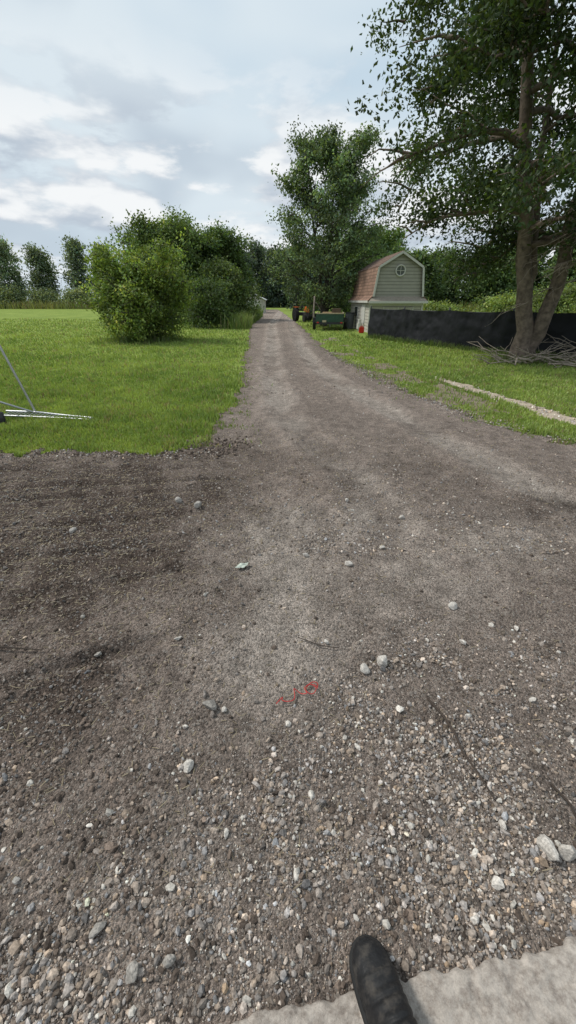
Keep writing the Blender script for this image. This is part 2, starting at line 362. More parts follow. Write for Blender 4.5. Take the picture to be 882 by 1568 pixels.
xs=np.linspace(-2.5,4.5,1100); ts=np.concatenate([[-.02,0.0],np.linspace(.004,.5,90),np.linspace(.6,3,10)])
XX,TT=np.meshgrid(xs,ts,indexing='ij')
e=edge_y(XX)+.05*(fbm(XX*5,XX*0,4,101)-.5)+.028*(fbm(XX*30,XX*0,3,103)-.5)
YY=e-np.maximum(TT,0)+np.where(TT<0,.006,0)
ZZ=np.where(TT<0,-.02,.048-.016*np.exp(-np.maximum(TT,0)/.010)+.009*(fbm(XX*22,YY*22,4,107)-.5)+.005*(fbm(XX*110,YY*110,2,109)-.5))
pit=fbm(XX*30,YY*30,2,111); ZZ=ZZ-np.where((pit>.72)&(TT>=0),.005,0)
nx,ny=XX.shape;i,j=np.meshgrid(np.arange(nx-1),np.arange(ny-1),indexing='ij'); q=(i*ny+j).ravel()
np_mesh('concrete_slab',np.stack([XX,YY,ZZ],-1).reshape(-1,3),np.stack([q,q+1,q+ny+1,q+ny],-1),CONC,smooth=True)

# ---------------------------------------------------------------- grass blades
def blades(acc,x,y,h,w,col,z0=0.,lean=.5):
    n=len(x); a=rng.uniform(0,2*math.pi,n); la=rng.uniform(0,2*math.pi,n); ll=h*rng.uniform(.1,lean,n)
    sx=np.cos(a)*w*.5; sy=np.sin(a)*w*.5; z=np.zeros(n)+z0
    p0=np.stack([x-sx,y-sy,z-.005],-1);p1=np.stack([x+sx,y+sy,z-.005],-1)
    mx=x+np.cos(la)*ll*.35;my=y+np.sin(la)*ll*.35
    p2=np.stack([mx+sx*.8,my+sy*.8,z+h*.6],-1);p3=np.stack([mx-sx*.8,my-sy*.8,z+h*.6],-1)
    tx=x+np.cos(la)*ll;ty=y+np.sin(la)*ll
    p4=np.stack([tx+sx*.12,ty+sy*.12,z+h],-1);p5=np.stack([tx-sx*.12,ty-sy*.12,z+h],-1)
    V=np.stack([p0,p1,p2,p3,p4,p5],1).reshape(-1,3)
    b=(np.arange(n)*6)[:,None]
    F=np.concatenate([b+np.array([[0,1,2,3]]),b+np.array([[3,2,4,5]])])
    acc.add(V,F,np.repeat(col,6,axis=0))
def grasscol(x,y,n):
    t=np.clip(fbm(x*.55,y*.55,4,121)*1.5-.3+1.2*(fbm(x*3,y*3,3,123)-.5)+rng.normal(0,.10,n),0,1)[:,None]
    c=np.array([.165,.245,.058])*(1-t)+np.array([.32,.405,.11])*t
    c=c*rng.uniform(.7,1.25,n)[:,None]
    d=rng.random(n)<.06+.28*sstep(.62,.72,fbm(x*5,y*5,3,125)); c[d]=np.array([.36,.30,.17])*rng.uniform(.5,1.1,(d.sum(),1))
    return c
acc=Acc()
n=270000
u=rng.random(n); y=1/(1/4.1+(1/40-1/4.1)*u); x=rng.uniform(-1,1,n)*(y*.84)*1.2
s=inside(x,y); pd=pathd(x,y)
ok=(s<rng.normal(-.03,.045,n))&(pd>rng.normal(0,.03,n))&(~bareness(x,y)|(rng.random(n)<.25))&~((y>19.5)&(x>3.5)&(y<30)&(x<12))
thin=(s>-.3)&(fbm(x*4,y*4,3,133)>.50)&(rng.random(n)<.8); ok&=~thin
x=x[ok];y=y[ok]; n=len(x)
h=(.022+.028*rng.random(n)+.035*sstep(.5,.75,fbm(x*2.2,y*2.2,3,127)))*(1+y/35)*(1+.9*sstep(-.25,0,s[ok])*rng.random(n)); w=.005+.0018*y*.9
blades(acc,x,y,h,w,grasscol(x,y,n))
n=6000; y=4.1+rng.exponential(3.5,n); side=rng.random(n)<.5; x=np.where(side,np.interp(y,LY,LX),np.interp(y,RY,RX))+rng.normal(0,.22,n)
k1=fbm(x*5,y*5,3,129)>.55; k1&=(y<30)&(np.abs(x)<6); x=x[k1];y=y[k1]; n=len(x)
blades(acc,x,y,rng.uniform(.02,.06,n),np.full(n,.008)+.001*y,grasscol(x,y,n)*.8,z0=.015,lean=.9)
def strip(n,pts,width,hlo,hhi,w,cs=(1,1,1)):
    p=np.array(pts,float); seg=np.linalg.norm(np.diff(p,axis=0),axis=1); cum=np.r_[0,np.cumsum(seg)]
    t=rng.random(n)*cum[-1]; x=np.interp(t,cum,p[:,0])+rng.normal(0,width,n); y=np.interp(t,cum,p[:,1])+rng.normal(0,width,n)
    ok=inside(x,y)<0; x=x[ok];y=y[ok];n=len(x)
    hh=rng.uniform(hlo,hhi,n)*(.5+fbm(x*1.5,y*1.5,3,141)); blades(acc,x,y,hh,np.full(n,w),grasscol(x,y,n)*np.array(cs)*.8,lean=.6)
strip(6000,[(-2.9,26),(-3.2,32),(-3.3,40),(-3.6,48)],.5,.3,.9,.03,(.8,.85,.9))
strip(6000,[(3.75,20),(5.2,16.8),(6.1,15.2),(7.05,13.3),(8.4,12),(11,9.2)],.12,.06,.22,.012,(.7,.75,.8))
strip(2500,[(6.75,12.1),(6.9,12.0)],.45,.06,.2,.012,(.6,.65,.7))
strip(2500,[(-6.4,18.3),(-6.1,18.6)],.7,.1,.3,.02,(.6,.65,.7))
acc.obj('grass',BLADE)
acc=Acc()
strip(20000,[(-110,88),(-60,90),(-30,88),(-9,84)],1.6,.6,1.5,.12,(.95,.8,1.1))
strip(5000,[(10,34),(30,36)],1.6,.5,1.3,.08,(1.0,.9,1))
acc.obj('tall_weeds',BLADE)

# ---------------------------------------------------------------- trees
def leafcards(acc,P,size,base,droop=.3):
    n=len(P); a=rng.normal(size=(n,3)); a[:,2]-=droop; a/=np.linalg.norm(a,axis=1)[:,None]
    up=rng.normal(size=(n,3))*.7+np.array([0,0,1.]); b=np.cross(a,up); b/=np.linalg.norm(b,axis=1)[:,None]+1e-9
    nn=np.cross(a,b); Ln=(size*rng.uniform(.6,1.3,n))[:,None]; W=Ln*.30
    V=np.stack([P,P+a*Ln*.45+b*W+nn*Ln*.06,P+a*Ln-nn*Ln*.1,P+a*Ln*.45-b*W+nn*Ln*.06],1).reshape(-1,3)
    F=(np.arange(n)*4)[:,None]+np.array([[0,1,2,3]])
    acc.add(V,F,np.repeat(base,4,axis=0))
def limbpts(s,d,L,rise,k=6,wob=.06):
    t=np.linspace(0,1,k)[:,None]; up=np.array([[0,0,1.]])
    P=s[None,:]+d[None,:]*L*t+up*L*(rise[0]*t+rise[1]*t*t)
    P[1:]+=rng.normal(size=(k-1,3))*wob*L*t[1:]; return P
def along(P,t):
    k=len(P)-1; f=min(t*k,k-1e-6); i=int(f); return P[i]+(P[i+1]-P[i])*(f-i)
def crown(W,LF,stems,z0,z1,prof,nl,nsub,ncl,nleaf,lsize,col,rbase=.10,clspread=.22,rise=(.55,-.25),cvar=.3,bias=None,keep=None):
    cents=[];cb=[]
    for k in range(nl):
        st=stems[k%len(stems)]; P=st[0]
        h=((k+.5)/nl); z=z0+(z1-z0)*h
        zz=P[:,2]; z=min(z,zz[-1]-.02)
        s=np.array([np.interp(z,zz,P[:,0]),np.interp(z,zz,P[:,1]),z]); rr=np.interp(z,zz,st[1])
        az=k*2.39996+rng.normal(0,.3)
        L=prof(h)*rng.uniform(.65,1.15)
        d=np.array([math.cos(az),math.sin(az),0])
        if bias is not None: L*=bias(d,h)
        ri=(rise[0]*(.5+1.0*h)+rng.normal(0,.08),rise[1])
        LP=limbpts(s,d,L,ri)
        tube(W,LP,np.linspace(min(rr*.6,rbase*(.4+L*.18)),.012,len(LP)),6)
        for j in range(nsub):
            t=.28+.72*(j+rng.random())/nsub
            q=along(LP,t); a2=az+rng.choice([-1,1])*rng.uniform(.3,1.3); l2=L*rng.uniform(.22,.42)*(1.15-.5*t)
            d2=np.array([math.cos(a2),math.sin(a2),0]); SP=limbpts(q,d2,l2,(rng.uniform(-.2,.8),-.25),4,.08)
            tube(W,SP,np.linspace(.018+.004*L,.005,4),4)
            br=rng.lognormal(0,cvar*.7)
            for c_ in range(ncl):
                p=along(SP,rng.uniform(.15,1.05))+rng.normal(size=3)*clspread*.8
                if keep is not None and not keep(p): continue
                cents.append(p); cb.append(br*rng.lognormal(0,cvar*.5))
    cents=np.array(cents);cb=np.array(cb); m=len(cents)
    nl_=rng.poisson(nleaf,m); idx=np.repeat(np.arange(m),nl_)
    P=cents[idx]+rng.normal(size=(len(idx),3))*clspread*np.array([1,1,.7])
    ok=P[:,2]>.05; P=P[ok]; idx=idx[ok]
    C=np.array(col)[None,:]*cb[idx][:,None]*rng.lognormal(0,.18,len(idx))[:,None]
    yel=rng.normal(0,.12,len(idx))[:,None]; C=C*(1+yel*np.array([[1,.3,-.5]]))
    leafcards(LF,P,lsize,np.clip(C,.008,.5))
    return len(idx)
def stem(pts,r0,r1,flare=1.4,k=14):
    p=np.array(pts,float); t=np.linspace(0,len(p)-1,k); P=np.stack([np.interp(t,np.arange(len(p)),p[:,i]) for i in range(3)],-1)
    P[1:-1]+=rng.normal(size=(k-2,3))*np.array([.04,.04,0])
    R=np.linspace(r0,r1,k); R[0]*=flare; R[1]*=1+(flare-1)*.25
    return P,R

T=empty('maple_tree'); W=Acc();LF=Acc()
s1=stem([(6.72,12.1,-.05),(6.55,12.1,1.0),(6.15,12.15,2.5),(5.6,12.1,4.5),(5.15,12.1,6.5),(5.0,12.1,9.0),(4.9,12.1,12)],.24,.05,1.5,16)
s2=stem([(6.85,12.05,-.05),(7.0,12.0,.9),(7.05,11.9,2.4),(6.9,11.8,4.2),(7.0,11.7,6),(7.3,11.8,8.5),(7.6,12,11.5)],.22,.05,1.5,16)
s3=stem([(6.45,12.1,1.3),(6.5,12.3,2.5),(6.3,12.7,4),(6.2,13.0,6.5),(6.0,13.4,9)],.13,.03,1.0,12)
for s_ in (s1,s2,s3): tube(W,s_[0],s_[1],12)
for a in np.linspace(0,5.6,7):
    L_=.6; P=np.array([(6.78+math.cos(a)*d_,12.08+math.sin(a)*d_*.7,.26*(1-d_/L_)**1.6-.03) for d_ in np.linspace(.1,L_,5)]); tube(W,P,np.linspace(.12,.03,5),6)
def mkeep(p): 
    xl=np.interp(p[2],[1.5,2.6,3.4,4.3,5.2,7,9],[5.2,4.3,3.1,2.4,1.9,1.5,2.0])
    return p[0]>xl+rng.normal(0,.25)
nf=crown(W,LF,[s1,s2,s1,s3],2.7,11.8,lambda h:4.5*(1-.5*h**1.6)*(.72+.28*min(1,h*6)),58,8,5,52,.11,(.048,.076,.027),rbase=.085,clspread=.23,rise=(.42,-.42),cvar=.4,keep=mkeep,bias=lambda d,h:1-.25*max(0,-d[0])*max(0,1-h*3))
W.obj('trunk_and_limbs',BARK,T,True); LF.obj('foliage',LEAF,T)

def tree(name,base,h,stems,z0,prof,nl,nsub,ncl,nleaf,ls,col,bark=BARKD,**kw):
    T=empty(name); W=Acc();LF=Acc(); bx,by=base
    S=[]
    for (dx,dy,r) in stems:
        S.append(stem([(bx+dx*.05,by,-.05),(bx+dx*.3,by+dy*.3,h*.3),(bx+dx*.7,by+dy*.7,h*.6),(bx+dx,by+dy,h*.96)],r,.02,1.3,12))
        tube(W,S[-1][0],S[-1][1],8)
    crown(W,LF,S,z0,h*.95,prof,nl,nsub,ncl,nleaf,ls,col,**kw)
    W.obj('trunk_and_limbs',bark,T,True); LF.obj('foliage',LEAF,T)
tree('poplar_tree',(2.45,29.5),9.5,[(-1.3,0,.16),(.3,.3,.17),(1.3,0,.12)],.8,lambda h:4.0*(min(1,h*2.2+.5))*(1-.78*h**1.15),72,7,4,21,.16,(.115,.165,.082),clspread=.21,rise=(.95,-.25),cvar=.42)
tree('tall_shrub',(-6.2,18.3),2.4,[(-.9,.2,.05),(-.3,-.3,.05),(.2,.3,.06),(.8,-.1,.05),(1.4,.3,.04)],.12,lambda h:1.95*(1-.5*h**1.3)*(.75+.25*min(1,h*5)),76,6,4,18,.115,(.17,.235,.058),clspread=.15,rise=(.8,-.12),cvar=.5,rbase=.03)
tree('roadside_tree',(-9.6,36),6.1,[(-.8,0,.15),(.9,.2,.14)],.5,lambda h:3.6*(1-.6*h**2),64,7,4,22,.21,(.12,.175,.055),clspread=.28,rise=(.6,-.25),cvar=.42)
tree('roadside_tree',(-6.0,38),5.9,[(-.6,0,.15),(.6,.2,.14)],.3,lambda h:3.2*(1-.55*h**2),60,7,4,22,.21,(.09,.14,.047),clspread=.28,rise=(.5,-.25),cvar=.42)
tree('roadside_tree',(-5.0,34),3.6,[(-.3,0,.1),(.4,.2,.08)],.15,lambda h:2.0*(1-.6*h**2),36,6,4,22,.18,(.11,.155,.05),clspread=.22,rise=(.5,-.25),cvar=.4)
tree('roadside_tree',(-5.2,27.5),2.3,[(-.3,0,.05),(.4,.2,.05)],.1,lambda h:1.5*(1-.6*h**2),34,5,4,22,.13,(.08,.125,.04),clspread=.2,rise=(.5,-.25))
tree('roadside_tree',(8.6,47),6.8,[(-.5,0,.15),(.7,.2,.14)],.6,lambda h:3.6*(1-.6*h**2),50,6,4,22,.28,(.15,.23,.07),clspread=.32,rise=(.6,-.25))

DT=empty('distant_trees'); W=Acc();LF=Acc()
def dtree(x,y,h,r,col,ls,nl=34,ncl=4,nleaf=20,z0=.1):
    S=[stem([(x,y,0),(x+rng.normal(0,.3),y,h*.4),(x+rng.normal(0,.5),y,h*.96)],.02*h,.03,1.2,8)]
    tube(W,S[0][0],S[0][1],6)
    crown(W,LF,S,h*z0,h*.88,lambda q:r*(1-.5*q**2.2),nl,5,ncl,nleaf,ls,col,clspread=ls*1.2,rise=(.5,-.25),cvar=.4)
for x,h in [(-77,13),(-70,11.5),(-64.,10),(-57.5,13.2),(-53.,12.),(-45.5,13.4),(-41.,13.),(-37,6),(-30,5.5),(-25,7),(-20,8),(-15,10)]:
    dtree(x,96+rng.normal(0,3),h*rng.uniform(.95,1.02),h*.2,np.array((.15,.195,.125))*rng.uniform(.8,1.2),.46,z0=.14,nl=24,nleaf=15)  # distance haze put into the leaf colour: far rows paler and bluer
for x in np.arange(-76,-12,6.5): dtree(x,91,3.3*rng.uniform(.6,1.2),2.8,(.19,.235,.12),.40,nl=14,z0=.05,nleaf=16)
for x,y,h in [(-12,104,12),(-7,112,13),(-2,106,11.5),(3,110,12.5),(9,104,13),(15,108,13),(22,104,14),(-9,78,6),(4,74,6.5),(-11,66,6.5)]:
    dtree(x,y,h,h*.33,(.08,.112,.08),.55,z0=.03)
for x,y,h in [(10.5,38,4.8),(13.5,41,5.6),(17,39,5.2),(20.5,42,5.8),(24,40,5.4),(28,42,6.2),(32,41,5.8),(7.4,42,4.8),(37,43,7),(43,45,7)]:
    dtree(x,y,h*rng.uniform(.9,1.08),h*.38,np.array((.10,.155,.055))*rng.uniform(.75,1.3),.27,nl=40,z0=.04,nleaf=24)
for x,y in [(11.5,33),(15.5,32),(19.5,34),(24,33),(28,34),(17.5,30)]:
    dtree(x,y,2.0*rng.uniform(.4,1.2),1.6,np.array((.22,.29,.085))*rng.uniform(.6,1.1),.16,nl=22,z0=.05)
W.obj('trunks',BARKD,DT,True); LF.obj('foliage',LEAF,DT)

W=Acc()
for k in range(30):
    s=np.array([6.9,11.7,.03])+np.array([rng.uniform(-1.2,2.2),rng.uniform(-1.1,.3),rng.uniform(0,.12)])
    az=rng.uniform(-.7,.7)+(math.pi if rng.random()<.5 else 0); L_=rng.uniform(.6,1.9)
    P=limbpts(s,np.array([math.cos(az),math.sin(az),0]),L_,(rng.uniform(0,.4),-.2),6,.06); P[:,2]=np.maximum(P[:,2],.02); tube(W,P,np.linspace(rng.uniform(.018,.045),.008,6),5)
    for q in range(4):
        s2_=along(P,rng.uniform(.3,.9)); a2=az+rng.normal(0,.8); tube(W,limbpts(s2_,np.array([math.cos(a2),math.sin(a2),.2]),L_*.4,(.2,0),4,.08),np.linspace(.014,.005,4),4)
W.obj('fallen_branches',DEAD,None,True)
W=Acc()
for k in range(16):
    s=np.array([7.3+rng.uniform(0,.9),11.5+rng.uniform(-.4,.2),rng.uniform(2.0,3.9)]); az=math.pi+rng.normal(.15,.6); L_=rng.uniform(.9,1.9)
    P=limbpts(s,np.array([math.cos(az),math.sin(az),0]),L_,(-.05,-.35),7,.05); tube(W,P,np.linspace(.022,.006,7),5)
    for q in range(14):
        s2_=along(P,rng.uniform(.2,1)); a2=az+rng.normal(0,.8); tube(W,limbpts(s2_,np.array([math.cos(a2),math.sin(a2),-.1]),L_*rng.uniform(.2,.5),(-.1,-.3),4,.1),np.linspace(.009,.003,4),3)
W.obj('dead_branches',DEAD,T,True)
W=Acc()
for k in range(3):
    tube(W,limbpts(np.array([7.0,11.9,2.3+.5*k]),np.array([1,-.1,0]),1.6,(.25,-.1),6,.03),np.linspace(.05,.02,6),6)
W.obj('dead_limb',DEAD,T,True)

# ---------------------------------------------------------------- screen fence
m,nt,b=newmat('black_mesh_fabric'); b.inputs['Base Color'].default_value=(.010,.011,.014,1); b.inputs['Roughness'].default_value=.65; b.inputs['Specular IOR Level'].default_value=.25
tc=nt.nodes.new('ShaderNodeTexCoord'); nn=nt.nodes.new('ShaderNodeTexNoise'); nn.inputs['Scale'].default_value=3; nn.inputs['Detail'].default_value=5; nt.links.new(tc.outputs['Object'],nn.inputs['Vector'])
bp=nt.nodes.new('ShaderNodeBump'); bp.inputs['Distance'].default_value=.06; bp.inputs['Strength'].default_value=.5; nt.links.new(nn.outputs['Fac'],bp.inputs['Height']); nt.links.new(bp.outputs['Normal'],b.inputs['Normal'])
FAB=m; STEEL=simple('galvanised_steel',(.42,.43,.44),.4,.8,var=.1)
DKST=simple('dark_steel',(.05,.05,.055),.5,.5)
FE=empty('privacy_fence')
fp=np.array([(3.75,20.2),(5.2,16.9),(6.15,15.2),(7.2,13.6),(8.5,12.35),(11.5,9.6),(14.5,6.8)])
seg=np.linalg.norm(np.diff(fp,axis=0),axis=1); cum=np.r_[0,np.cumsum(seg)]
ts=np.linspace(0,cum[-1],900); zz=np.linspace(0,1,24)
FX=np.interp(ts,cum,fp[:,0]);FY=np.interp(ts,cum,fp[:,1])
TS,ZZ=np.meshgrid(ts,zz,indexing='ij')
sag=1.22+.06*sstep(4,12,TS)-.06*np.abs(np.sin(TS*math.pi/2.4))**.7+.03*(fbm(TS*1.3,TS*0,3,158)-.5)
wr=.14*(fbm(TS*1.6,ZZ*2.5,4,151)-.5)+.05*np.sin(TS*11+3*fbm(TS*2,ZZ*2,2,155))*np.exp(-((TS%4.8)-2.4)**2*.5)*(.3+.7*ZZ)
wr=wr+.05*np.exp(-((TS+ZZ*.3)%2.4-1.2)**2*30)
V=np.stack([FX[:,None]+wr*.8,FY[:,None]+wr*.6,ZZ*sag+.02],-1)
nx,ny=TS.shape;i,j=np.meshgrid(np.arange(nx-1),np.arange(ny-1),indexing='ij'); q=(i*ny+j).ravel()
np_mesh('fabric_screen',V.reshape(-1,3),np.stack([q,q+ny,q+ny+1,q+1],-1),FAB,FE,smooth=True)
A_=Acc()
for t in np.arange(0,cum[-1],2.4):
    x=np.interp(t,cum,fp[:,0])+.06;y=np.interp(t,cum,fp[:,1])+.06
    tube(A_,[(x,y,0),(x,y,.6),(x,y,1.30),(x,y,1.32)],[.028,.028,.028,.01],8)
tt=np.linspace(0,cum[-1],60); tube(A_,np.stack([np.interp(tt,cum,fp[:,0])+.05,np.interp(tt,cum,fp[:,1])+.05,tt*0+1.18],-1),np.full(60,.018),6)
A_.obj('posts_and_rail',DKST,FE,True)

# ---------------------------------------------------------------- gambrel shed
def siding(name,col,step):
    m,nt,b=newmat(name); L=nt.links.new
    tc=nt.nodes.new('ShaderNodeTexCoord'); sx=nt.nodes.new('ShaderNodeSeparateXYZ'); L(tc.outputs['Object'],sx.inputs[0])
    d=nt.nodes.new('ShaderNodeMath'); d.operation='DIVIDE'; L(sx.outputs[2],d.inputs[0]); d.inputs[1].default_value=step
    f=nt.nodes.new('ShaderNodeMath'); f.operation='FRACT'; L(d.outputs[0],f.inputs[0])
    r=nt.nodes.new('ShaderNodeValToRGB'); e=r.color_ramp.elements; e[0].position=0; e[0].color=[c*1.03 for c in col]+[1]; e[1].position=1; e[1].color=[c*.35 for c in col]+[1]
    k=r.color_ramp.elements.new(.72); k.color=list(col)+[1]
    L(f.outputs[0],r.inputs[0])
    n=nt.nodes.new('ShaderNodeTexNoise'); n.inputs['Scale'].default_value=3; n.inputs['Detail'].default_value=5; L(tc.outputs['Object'],n.inputs['Vector'])
    mr=nt.nodes.new('ShaderNodeMapRange'); mr.inputs[3].default_value=.8; mr.inputs[4].default_value=1.15; L(n.outputs['Fac'],mr.inputs[0])
    s=nt.nodes.new('ShaderNodeVectorMath'); s.operation='SCALE'; L(r.outputs[0],s.inputs[0]); L(mr.outputs[0],s.inputs['Scale']); L(s.outputs[0],b.inputs['Base Color'])
    bp=nt.nodes.new('ShaderNodeBump'); bp.inputs['Strength'].default_value=.6; bp.inputs['Distance'].default_value=.02; bp.invert=True; L(f.outputs[0],bp.inputs['Height']); L(bp.outputs['Normal'],b.inputs['Normal'])
    b.inputs['Roughness'].default_value=.6; return m
def shingle(name,c1,c2,mort):
    m,nt,b=newmat(name); L=nt.links.new
    tc=nt.nodes.new('ShaderNodeTexCoord')
    sx=nt.nodes.new('ShaderNodeSeparateXYZ'); L(tc.outputs['Object'],sx.inputs[0]); cb=nt.nodes.new('ShaderNodeCombineXYZ'); L(sx.outputs[1],cb.inputs[0]); L(sx.outputs[2],cb.inputs[1])
    br=nt.nodes.new('ShaderNodeTexBrick'); br.inputs['Scale'].default_value=1; br.inputs['Brick Width'].default_value=.3; br.inputs['Row Height'].default_value=.15; br.inputs['Mortar Size'].default_value=.014
    br.inputs['Color1'].default_value=c1; br.inputs['Color2'].default_value=c2; br.inputs['Mortar'].default_value=mort
    L(cb.outputs[0],br.inputs['Vector']); L(br.outputs['Color'],b.inputs['Base Color']); b.inputs['Roughness'].default_value=.9; b.inputs['Specular IOR Level'].default_value=.15; return m
SID=siding('vinyl_siding',(.31,.30,.25),.15); SIDL=siding('lower_siding',(.44,.42,.365),.16)
ROOF=shingle('roof_shingles',(.30,.19,.14,1),(.20,.13,.10,1),(.12,.08,.06,1))
ROOF2=shingle('upper_shingles',(.18,.12,.095,1),(.14,.095,.078,1),(.08,.06,.045,1))
WHITE=simple('white_trim',(.52,.515,.475),.5,var=.06); GLASS=simple('dark_glass',(.03,.035,.04),.1,var=.1,bump=0,spec=.6)
SH=empty('gambrel_shed',(5.68,23.2,0)); SH.rotation_euler=(0,0,math.radians(3))
W2=1.38;D=5.2
def shp(n,V,F,m): return poly(n,V,F,m,SH)
shp('lower_walls',[(-W2,0,0),(W2,0,0),(W2,D,0),(-W2,D,0),(-W2,0,1.5),(W2,0,1.5),(W2,D,1.5),(-W2,D,1.5)],[(0,1,5,4),(1,2,6,5),(2,3,7,6),(3,0,4,7)],SIDL)
prof=[(-1.54,1.50),(-1.29,1.72),(-1.12,3.02),(0,3.66),(1.12,3.02),(1.29,1.72),(1.54,1.50)]
gp=[(-1.26,1.70),(-1.10,2.99),(0,3.62),(1.10,2.99),(1.26,1.70)]
V=[(x,0.0,z) for x,z in gp]+[(x,D,z) for x,z in gp]
shp('gable_wall',V,[(0,4,3,2,1),(5,6,7,8,9)],SID)
def roofplane(n,a,b,m,t=.045):
    (x0,z0),(x1,z1)=a,b; dx,dz=x1-x0,z1-z0; l=math.hypot(dx,dz); nx_,nz_=-dz/l*t,dx/l*t
    y0,y1=-.12,D+.12
    V=[(x0,y0,z0),(x1,y0,z1),(x1,y1,z1),(x0,y1,z0)]; V+=[(x+nx_,y,z+nz_) for x,y,z in V]
    shp(n,V,[(0,3,2,1),(4,5,6,7),(0,1,5,4),(1,2,6,5),(2,3,7,6),(3,0,4,7)],m)
roofplane('roof_flare',prof[0],prof[1],ROOF); roofplane('roof_lower',prof[1],prof[2],ROOF); roofplane('roof_upper',prof[2],prof[3],ROOF2)
roofplane('roof_upper_right',prof[3],prof[4],ROOF2); roofplane('roof_lower_right',prof[4],prof[5],ROOF); roofplane('roof_flare_right',prof[5],prof[6],ROOF)
def beam(p,q_,w,h):
    p=np.array(p,float);q_=np.array(q_,float);d=q_-p;l=np.linalg.norm(d);o=box('trim',tuple((p+q_)/2),(l,w,h),WHITE,SH,bev=.004)
    o.rotation_euler=(0,-math.atan2(d[2],d[0]),0); return o
for a,b_ in zip(prof[1:5],prof[2:6]): beam((a[0],-.135,a[1]-.02),(b_[0],-.135,b_[1]-.02),.03,.10)
V=[(-1.54,-.32,1.48),(1.54,-.32,1.48),(1.32,-.004,1.71),(-1.32,-.004,1.71),(-1.54,-.32,1.43),(1.54,-.32,1.43),(1.54,-.004,1.43),(-1.54,-.004,1.43)]
shp('skirt_roof',V,[(0,1,2,3),(4,5,1,0),(7,6,5,4),(1,5,6,2),(0,3,7,4)],simple('skirt_shingle',(.28,.245,.20),.8))
box('skirt_fascia',(0,-.335,1.45),(3.1,.03,.11),WHITE,SH)
box('side_fascia',(-1.56,D/2,1.47),(.03,D+.2,.11),WHITE,SH)
box('soffit_band',(0,-.02,1.35),(2.74,.03,.12),WHITE,SH)
for sx_ in (-1,1): box('corner_trim',(sx_*1.37,-.012,.7),(.11,.04,1.38),WHITE,SH)
box('door',(0.1,-.03,.62),(1.5,.04,1.2),simple('shed_door',(.42,.40,.35),.6),SH)
for dx_ in (-.68,.1,.88): box('door_trim',(dx_,-.058,.62),(.07,.02,1.24),WHITE,SH)
bm=bmesh.new(); me=bpy.data.meshes.new('round_window')
RR,rr_=.235,.032; ring=[]
for a in range(32):
    A=2*math.pi*a/32; ring.append([bm.verts.new(((RR+rr_*math.cos(B))*math.cos(A),rr_*math.sin(B),(RR+rr_*math.cos(B))*math.sin(A))) for B in np.linspace(0,2*math.pi,8,endpoint=False)])
for a in range(32):
    for k in range(8): bm.faces.new((ring[a][k],ring[(a+1)%32][k],ring[(a+1)%32][(k+1)%8],ring[a][(k+1)%8]))
bm.to_mesh(me);bm.free();me.materials.append(WHITE);o=bpy.data.objects.new('round_window',me);o.location=(0,-.03,2.86);scene.collection.objects.link(o);o.parent=SH
cyl('window_glass',(0,-.012,2.86),.22,.02,simple('grey_glass',(.10,.11,.10),.3),SH,(math.pi/2,0,0),32)
box('muntin_v',(0,-.035,2.86),(.025,.025,.44),WHITE,SH); box('muntin_h',(0,-.037,2.86),(.44,.025,.025),WHITE,SH)
box('side_door',(-1.395,1.5,.7),(.04,.85,1.36),WHITE,SH); box('side_window',(-1.40,3.4,.95),(.03,.7,.5),GLASS,SH); box('side_window_frame',(-1.385,3.4,.95),(.03,.8,.6),WHITE,SH)

RUB=simple('rubber',(.02,.02,.02),.8,var=.2); GREEN=simple('trailer_green',(.03,.075,.05),.45,var=.2); CREAM=simple('cream_paint',(.45,.38,.26),.5); RED=simple('red_lens',(.5,.03,.02),.3); ORANGE=simple('orange_paint',(.55,.12,.025),.4,var=.1)
def wheel(n,c,r,w,par,rim):
    cyl(n,c,r,w,RUB,par,(0,math.pi/2,0),28,bev=.02); cyl(n+'_rim',c,r*.55,w+.01,rim,par,(0,math.pi/2,0),20)
TR=empty('utility_trailer',(2.35,24.6,0)); TR.rotation_euler=(0,0,math.radians(-6))
box('bed',(0,1.2,.44),(1.5,2.5,.06),DKST,TR)
box('tailgate',(0,-.04,.66),(1.5,.04,.40),GREEN,TR); box('headboard',(0,2.45,.66),(1.5,.04,.4),GREEN,TR)
for s_ in (-1,1):
    box('side_panel',(s_*.76,1.2,.66),(.04,2.5,.40),GREEN,TR); box('top_rail',(s_*.76,1.2,.89),(.07,2.55,.05),CREAM,TR)
    box('tail_light',(s_*.66,-.085,.43),(.13,.04,.07),RED,TR,bev=.01); wheel('wheel',(s_*.9,1.1,.30),.30,.17,TR,STEEL)
    box('fender',(s_*.9,1.1,.64),(.2,.75,.03),DKST,TR); box('fender_front',(s_*.9,1.53,.52),(.2,.03,.22),DKST,TR); box('fender_back',(s_*.9,.67,.52),(.2,.03,.22),DKST,TR)
    for k in range(4): box('stake',(s_*.785,.1+k*.75,.66),(.03,.05,.46),DKST,TR)
box('rear_rail',(0,-.04,.89),(1.58,.07,.05),CREAM,TR); box('bumper',(0,-.07,.38),(1.55,.05,.09),DKST,TR); box('plate',(-.3,-.085,.5),(.22,.015,.11),CREAM,TR)
box('tongue',(0,3.0,.4),(.08,1.2,.08),DKST,TR); box('jack',(0,3.4,.3),(.06,.06,.6),STEEL,TR)
box('lumber_load',(.1,1.2,.86),(1.1,2.2,.12),simple('lumber',(.22,.15,.08),.8),TR)
box('load_crate',(.35,.7,1.0),(.5,.5,.26),simple('crate',(.12,.09,.06),.8),TR)

